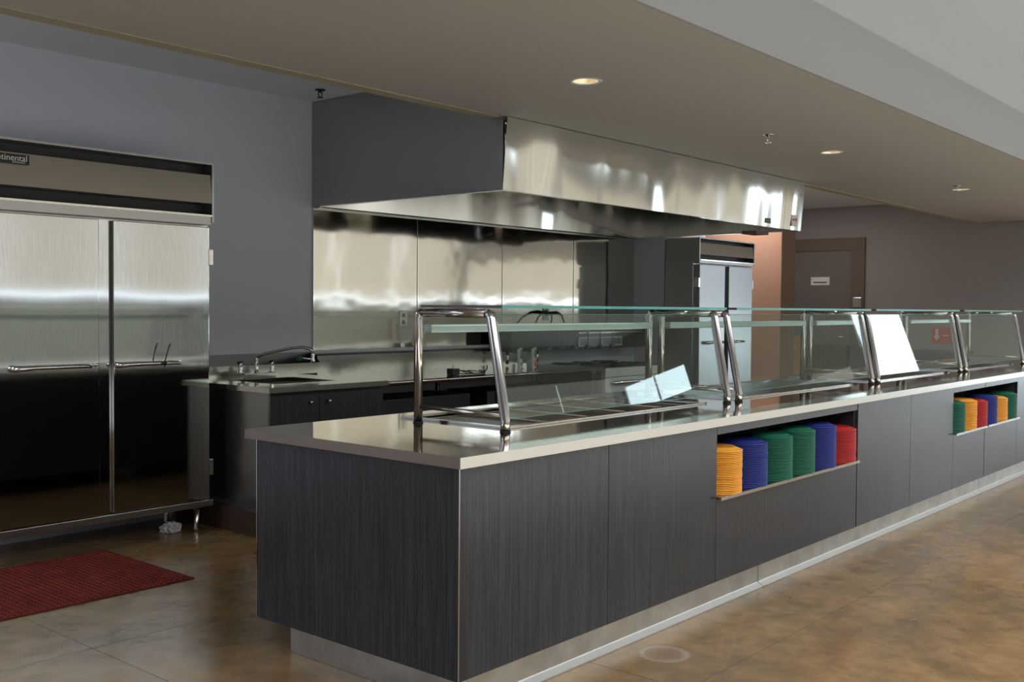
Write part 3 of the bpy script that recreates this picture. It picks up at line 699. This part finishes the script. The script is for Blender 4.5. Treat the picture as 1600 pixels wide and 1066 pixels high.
def well(X, kind, label):
    x0, x1 = X; y0, y1 = WY
    t = thing('food_well', label, 'food well', ((x0 + x1) / 2, (y0 + y1) / 2, CZ))
    obj('rim', rim(bmesh.new(), x0 + .012, x1 - .012, y0 + .012, y1 - .012, CZ + .001, CZ + .009, .03), M_steel, t)
    if kind == 'hot':
        n = 5; p = (x1 - x0 - .024) / n
        for k in range(n):
            a = x0 + .012 + k * p
            bm = bmesh.new(); bx(bm, a + .02, a + p - .02, y0 + .03, y1 - .03, CZ - .018, CZ - .006)
            obj('well_cover', bm, M_wellins, t)
            if k: obj('divider', box(a - .012, a + .012, y0 + .012, y1 - .012, CZ - .006, CZ + .004, bev=.002), M_gold, t)
        obj('liner', box(x0 + .012, x1 - .012, y0 + .012, y1 - .012, CZ - .03, CZ - .0185), M_wellins, t)
    elif kind == 'cold':
        bm = bmesh.new(); d = .13; s = .035
        A = [(x0 + .012, y0 + .012), (x1 - .012, y0 + .012), (x1 - .012, y1 - .012), (x0 + .012, y1 - .012)]
        B = [(x0 + .012 + s * 3, y0 + .012 + s), (x1 - .012 - s * 3, y0 + .012 + s), (x1 - .012 - s * 3, y1 - .012 - s), (x0 + .012 + s * 3, y1 - .012 - s)]
        a = [bm.verts.new((x, y, CZ + .002)) for x, y in A]; b = [bm.verts.new((x, y, CZ - d)) for x, y in B]
        for q in range(4): bm.faces.new((a[q], a[(q + 1) % 4], b[(q + 1) % 4], b[q]))
        bm.faces.new(b); obj('pan', bm, M_coldpan, t)
        bm = bmesh.new(); lathe(bm, [(.03, CZ - d + .001), (.03, CZ - d + .006), (0, CZ - d + .006)], (x0 + x1) / 2, (y0 + y1) / 2, 16); obj('drain', bm, M_chrome, t)
    else:
        obj('cover', box(x0 + .012, x1 - .012, y0 + .012, y1 - .012, CZ - .02, CZ - .004), M_wellins, t)
well(W1, 'hot', 'hot food well with five dark covers inside the nearest sneeze guard')
well(W2, 'cold', 'open stainless cold pan well inside the second sneeze guard')
well(W3, 'flat', 'flat covered food well inside the third sneeze guard')
well(W4, 'flat', 'flat covered food well inside the farthest sneeze guard')

def panel_y(t, x0, x1, z0, z1, name='front_panel', m=None):
    return obj(name, box(x0 + .0015, x1 - .0015, YC, YC + .02, z0, z1, bev=.001), m or M_lam, t)
ZB, ZT = .132, .871
N0, N1 = .527, .828
def cabinet(label, x0, x1, panels, niche, lowers, end=False):
    t = thing('serving_cabinet', label, 'cabinet', ((x0 + x1) / 2, 3.0, ZB))
    for a, b in panels: panel_y(t, a, b, ZB, ZT)
    a, b = niche; panel_y(t, a, b, N1, ZT, 'niche_rail')
    for c, d in lowers: panel_y(t, c, d, ZB, N0 - .004, 'lower_panel')
    la = a if a > x0 + .05 else x0 + .001; lb = b if b < x1 - .05 else x1 - .001
    bm = bmesh.new(); bx(bm, la, lb, YC + .36, YC + .375, N0, N1 + .01); bx(bm, la, lb, YC + .021, YC + .36, N1 + .001, N1 + .015)
    if a > x0 + .05: bx(bm, a - .012, a - .0005, YC + .021, YC + .36, N0, N1)
    if b < x1 - .05: bx(bm, b, b + .012, YC + .021, YC + .36, N0, N1)
    elif end: bx(bm, b - .008, b, YC + .021, YC + .36, N0, N1)
    obj('niche_lining', bm, M_dark, t)
    cont = a < x0 + .05; bm = bmesh.new(); bx(bm, a + .001, b - .001, YC + .001, YC + .36, N0 + .003, N0 + .010); bx(bm, a - .008 if not cont else a, b - .024, YC - .028, YC - .0005, N0 + .003, N0 + .010); bx(bm, a - .008 if not cont else a, b - .024, YC - .030, YC - .028, N0 - .006, N0 + .010)
    obj('niche_shelf', bm, M_steel, t, 'pale steel shelf of the plate niche')
    obj('rear_panel', box(x0 + .003, x1 - .003, YBK - .07, YBK - .05, ZB, ZT), M_lamk, t)
    obj('bottom_panel', box(x0 + .022 if end else x0 + .003, x1 - .003, YC + .021, YBK - .071, ZB, ZB + .015), M_lamk, t)
    if end:
        obj('end_panel', box(x0, x0 + .02, YC + .0005, YBK - .05, ZB, ZT, bev=.001), M_lam, t)
        obj('end_trim', box(x0 - .002, x0 + .002, YBK - .045, YBK - .038, ZB, ZT), M_steel, t)
        obj('corner_trim', box(x0 - .0015, x0 + .0015, YC - .001, YC + .0018, ZB, ZT), M_lip, t)
cabinet('dark laminate serving cabinet at the near end with six plate stacks in its niche', 2.55, 5.968,
        [(2.552, 3.428), (3.428, 4.305)], (4.305, 5.966), [(4.305, 5.966)], end=True)
cabinet('dark laminate serving cabinet in the middle of the counter run', 5.972, 8.465,
        [(5.974, 6.854), (6.854, 7.712)], (7.712, 8.463), [(7.712, 8.463)])
cabinet('dark laminate serving cabinet at the far end of the counter run', 8.469, 12.1,
        [(9.36, 10.7), (10.7, 12.098)], (8.470, 9.36), [(8.470, 9.36)])
def kick():
    t = thing('kick_plate', 'brushed steel toe kick with flared foot under the serving counter', 'toe kick', (7, 2.5, 0))
    P = [(2.459, ZB - .001), (2.455, ZB - .001), (2.455, .001), (2.459, .001)]
    PFL = [(2.4545, .024), (2.4535, .024), (2.4515, .0205), (2.424, .006), (2.424, .001), (2.4545, .001)]
    for a, b in ((2.62, 4.828), (4.834, 8.51), (8.516, 12.05)):
        bm = bmesh.new(); prism_x(bm, P, a, b); ks = obj('kick_strip', bm, M_kick, t)
        bm = bmesh.new(); prism_x(bm, PFL, a, b); sub('flared_foot', bm, M_foot, ks, t)
    obj('end_strip', box(2.615, 2.62, 2.456, 3.41, .001, ZB - .001), M_kick, t)
kick()

# ------------------------------------------------------------------ plates in the niches
PR = .125; PP = .0083
def plate_mesh():
    bm = bmesh.new()
    lathe(bm, [(PR - .006, .0004), (PR - .001, .0004), (PR, .0015), (PR, .0048), (PR - .006, .0066), (PR - .034, .0175), (PR - .036, .0195), (PR - .040, .0195), (PR - .043, .0178), (0.0, .0178)], 0, 0, 40, cap=False)
    me = bpy.data.meshes.new('plate'); bm.to_mesh(me); bm.free(); return me
PM = {}
for k_, m_ in (('yellow', M_plateY), ('blue', M_plateB), ('green', M_plateG), ('red', M_plateR)):
    me_ = plate_mesh(); me_.materials.append(m_); PM[k_] = me_
stacks = [(4.448, 'yellow', .743, 'stack at the left end of the near niche', 1), (4.715, 'blue', .750, 'stack second from left in the near niche', 1),
          (4.997, 'green', .757, 'stack third from left in the near niche', 1), (5.271, 'green', .768, 'stack fourth from left in the near niche', 1),
          (5.549, 'blue', .767, 'stack fifth from left in the near niche', 1), (5.830, 'red', .728, 'stack at the right end of the near niche', 1),
          (7.842, 'green', .745, 'stack at the left end of the far niche', 2), (8.115, 'yellow', .752, 'stack second from left in the far niche', 2),
          (8.379, 'red', .728, 'stack third from left in the far niche', 2), (8.639, 'blue', .745, 'stack fourth from left in the far niche', 2),
          (8.921, 'yellow', .725, 'stack fifth from left in the far niche', 2), (9.191, 'green', .742, 'stack at the right end of the far niche', 2)]
nP = 0
for x, colr, zt, where, nn in stacks:
    pitch = PP if nn == 1 else .0092
    n = int(round((zt - (N0 + .010)) / pitch))
    for k in range(n):
        o = bpy.data.objects.new('plate', PM[colr]); C.objects.link(o); nP += 1
        o.location = (x + random.uniform(-.0012, .0012), YC + .085 + random.uniform(-.0015, .0015), N0 + .0105 + k * pitch)
        o.rotation_euler = (0, 0, random.uniform(0, 6.28)); o.scale = (1, 1, 1)
        o['label'] = '%s plate face down in the %s' % (colr, where); o['category'] = 'plate'
        o['group'] = '%s plates, %s' % (colr, where)

# ------------------------------------------------------------------ sneeze guards
YR, YFp, YTp, ZTp = 3.24, 2.737, 2.822, 1.392
def guard(x0, x1, label, bar=True):
    t = thing('sneeze_guard', label, 'sneeze guard', ((x0 + x1) / 2, 3.0, CZ))
    r = .0195
    for s, x in ((1, x0), (-1, x1)):
        bm = bmesh.new(); tube(bm, [(x, YR, CZ + .004), (x, YR, ZTp - .02), (x, YR - .003, ZTp - .006), (x, YR - .02, ZTp)], r, 16); obj('rear_post', bm, M_tube, t)
        bm = bmesh.new(); tube(bm, [(x, YFp, CZ + .004), (x, YFp, CZ + .045), (x, YFp + .003, CZ + .058), (x, YTp - .004, ZTp - .022), (x, YTp + .002, ZTp - .006), (x, YTp + .02, ZTp)], r, 16); obj('front_post', bm, M_tube, t)
        bm = bmesh.new(); tube(bm, [(x, YTp + .015, ZTp), (x, YR - .015, ZTp)], r * .98, 16); obj('top_rail', bm, M_tube, t)
        bm = bmesh.new(); tube(bm, [(x, YFp + .02, .978), (x, YR - .018, .982)], .0095, 12); obj('lower_rail', bm, M_tube, t)
        for y in (YR, YFp):
            bm = bmesh.new(); lathe(bm, [(r + .003, CZ + .0005), (r + .004, CZ + .004), (r + .001, CZ + .007)], x, y, 18); obj('gasket', bm, M_rubber, t)
    # flat top shelf: glass with teal edges
    zt0, zt1 = 1.4135, 1.4255
    g = obj('top_glass', box(x0 - .008, x1 + .008, 2.752, YR - .02, zt0, zt1), M_glass, t)
    sub('glass_edge', box(x0 - .008, x1 + .008, 2.7505, 2.7518, zt0, zt1), M_gedge, g, t)
    sub('glass_edge', box(x0 - .008, x1 + .008, YR - .0198, YR - .0185, zt0, zt1), M_gedge, g, t)
    for a_, b_ in ((x0 - .0095, x0 - .0082), (x1 + .0082, x1 + .0095)):
        sub('glass_end', box(a_, b_, 2.752, YR - .02, zt0, zt1), M_gend, g, t)
    # slanted front glass
    ny, nz = (ZTp - .97), -(YTp - YFp); L_ = math.hypot(ny, nz); dirv = Vector((0, (YTp - YFp - .006), (ZTp - .970))).normalized(); nrm = Vector((0, -dirv.z, dirv.y))
    P0 = Vector((0, YFp + .008, .962)); P1 = Vector((0, YFp + .008, .962)) + dirv * .432
    def slab(a, b, p0, p1, th0, th1):
        bm = bmesh.new(); A_ = []
        for xx in (a, b):
            for p in (p0, p1):
                for h in (th0, th1): A_.append(bm.verts.new((xx, p.y + nrm.y * h, p.z + nrm.z * h)))
        v = A_
        for f in ((0, 1, 3, 2), (4, 6, 7, 5), (0, 4, 5, 1), (2, 3, 7, 6), (0, 2, 6, 4), (1, 5, 7, 3)): bm.faces.new([v[i] for i in f])
        bmesh.ops.recalc_face_normals(bm, faces=bm.faces[:]); return bm
    fg = obj('front_glass', slab(x0 + .026, x1 - .026, P0, P1, -.004, .004), M_glass, t)
    sub('glass_edge', slab(x0 + .026, x1 - .026, P1, P1 + dirv * .0015, -.004, .004), M_gedge, fg, t)
    sub('glass_edge', slab(x0 + .026, x1 - .026, P0 - dirv * .0015, P0, -.004, .004), M_gedge, fg, t)
    for x, s in ((x0, 1), (x1, -1)):
        a, b = sorted((x + s * .018, x + s * .030))
        obj('glass_clip', slab(a, b, P0 + dirv * .02, P1 - dirv * .03, -.009, .009), M_tube, t)
    if bar:
        b_ = obj('light_bar', box(x0 + .05, x1 - .02, YR - .03, YR + .02, 1.302, 1.340, bev=.008), M_lightbar, t)
    return t
guard(3.17, 5.00, 'nearest stainless and glass sneeze guard, over the hot food well')
guard(5.13, 7.02, 'second sneeze guard from the near end, over the open cold pan')
guard(7.13, 8.92, 'third sneeze guard from the near end, with bright window reflection')
guard(9.06, 10.80, 'farthest sneeze guard, at the far end of the counter')

# ------------------------------------------------------------------ downlights and sprinklers
pos_name = ['nearest', 'middle', 'farthest']
for i, (x, y) in enumerate(LIGHTS):
    t = thing('downlight', '%s of three round recessed downlights in the soffit' % pos_name[i], 'downlight', (x, y, ZS), 'downlights in the soffit')
    bm = bmesh.new(); lathe(bm, [(.068, ZS + .003), (.068, ZS - .002), (.080, ZS - .006), (.089, ZS - .001)], x, y, 36, cap=False); obj('trim_ring', bm, M_paper, t)
    bm = bmesh.new(); lathe(bm, [(.068, ZS + .003), (.060, ZS + .03), (.045, ZS + .07), (.03, ZS + .09), (0, ZS + .092)], x, y, 36, cap=False); obj('reflector', bm, M_lampin, t)
    bm = bmesh.new(); lathe(bm, [(0, ZS + .018), (.012, ZS + .02), (.018, ZS + .035), (.018, ZS + .07), (.010, ZS + .089)], x, y, 16, cap=False); obj('bulb', bm, M_bulb, t)
    l = bpy.data.lights.new('downlight_lamp', 'SPOT'); l.energy = 14; l.color = (1, .82, .58); l.spot_size = 2.2; l.spot_blend = .8; l.shadow_soft_size = .04
    lo = bpy.data.objects.new('downlight_lamp', l); C.objects.link(lo); lo.parent = t; lo.location = (0, 0, -.012)
def sprinkler(x, y, z, label, m):
    t = thing('sprinkler', label, 'sprinkler', (x, y, z), 'ceiling sprinklers')
    bm = bmesh.new(); lathe(bm, [(.038, z - .0005), (.036, z - .006), (.016, z - .010), (.012, z - .022)], x, y, 20, cap=True); obj('escutcheon', bm, m, t)
    bm = bmesh.new(); tube(bm, [(x - .014, y, z - .02), (x - .017, y, z - .036), (x - .006, y, z - .052), (x + .006, y, z - .052), (x + .017, y, z - .036), (x + .014, y, z - .02)], .0035, 8); obj('frame', bm, m, t)
    bm = bmesh.new(); lathe(bm, [(0, z - .058), (.022, z - .057), (.022, z - .054), (0, z - .053)], x, y, 16, cap=False); obj('deflector', bm, m, t)
sprinkler(6.585, 3.315, ZS, 'chrome sprinkler head in the soffit between nearest and middle downlights', M_chrome)
sprinkler(10.35, 3.24, ZS, 'chrome sprinkler head in the soffit beside the farthest downlight', M_chrome)
sprinkler(4.70, 5.80, ZK, 'dark sprinkler head on the kitchen ceiling left of the hood', M_dark)

# remove the helper property
for o in bpy.data.objects:
    if '_base' in o.keys(): del o['_base']
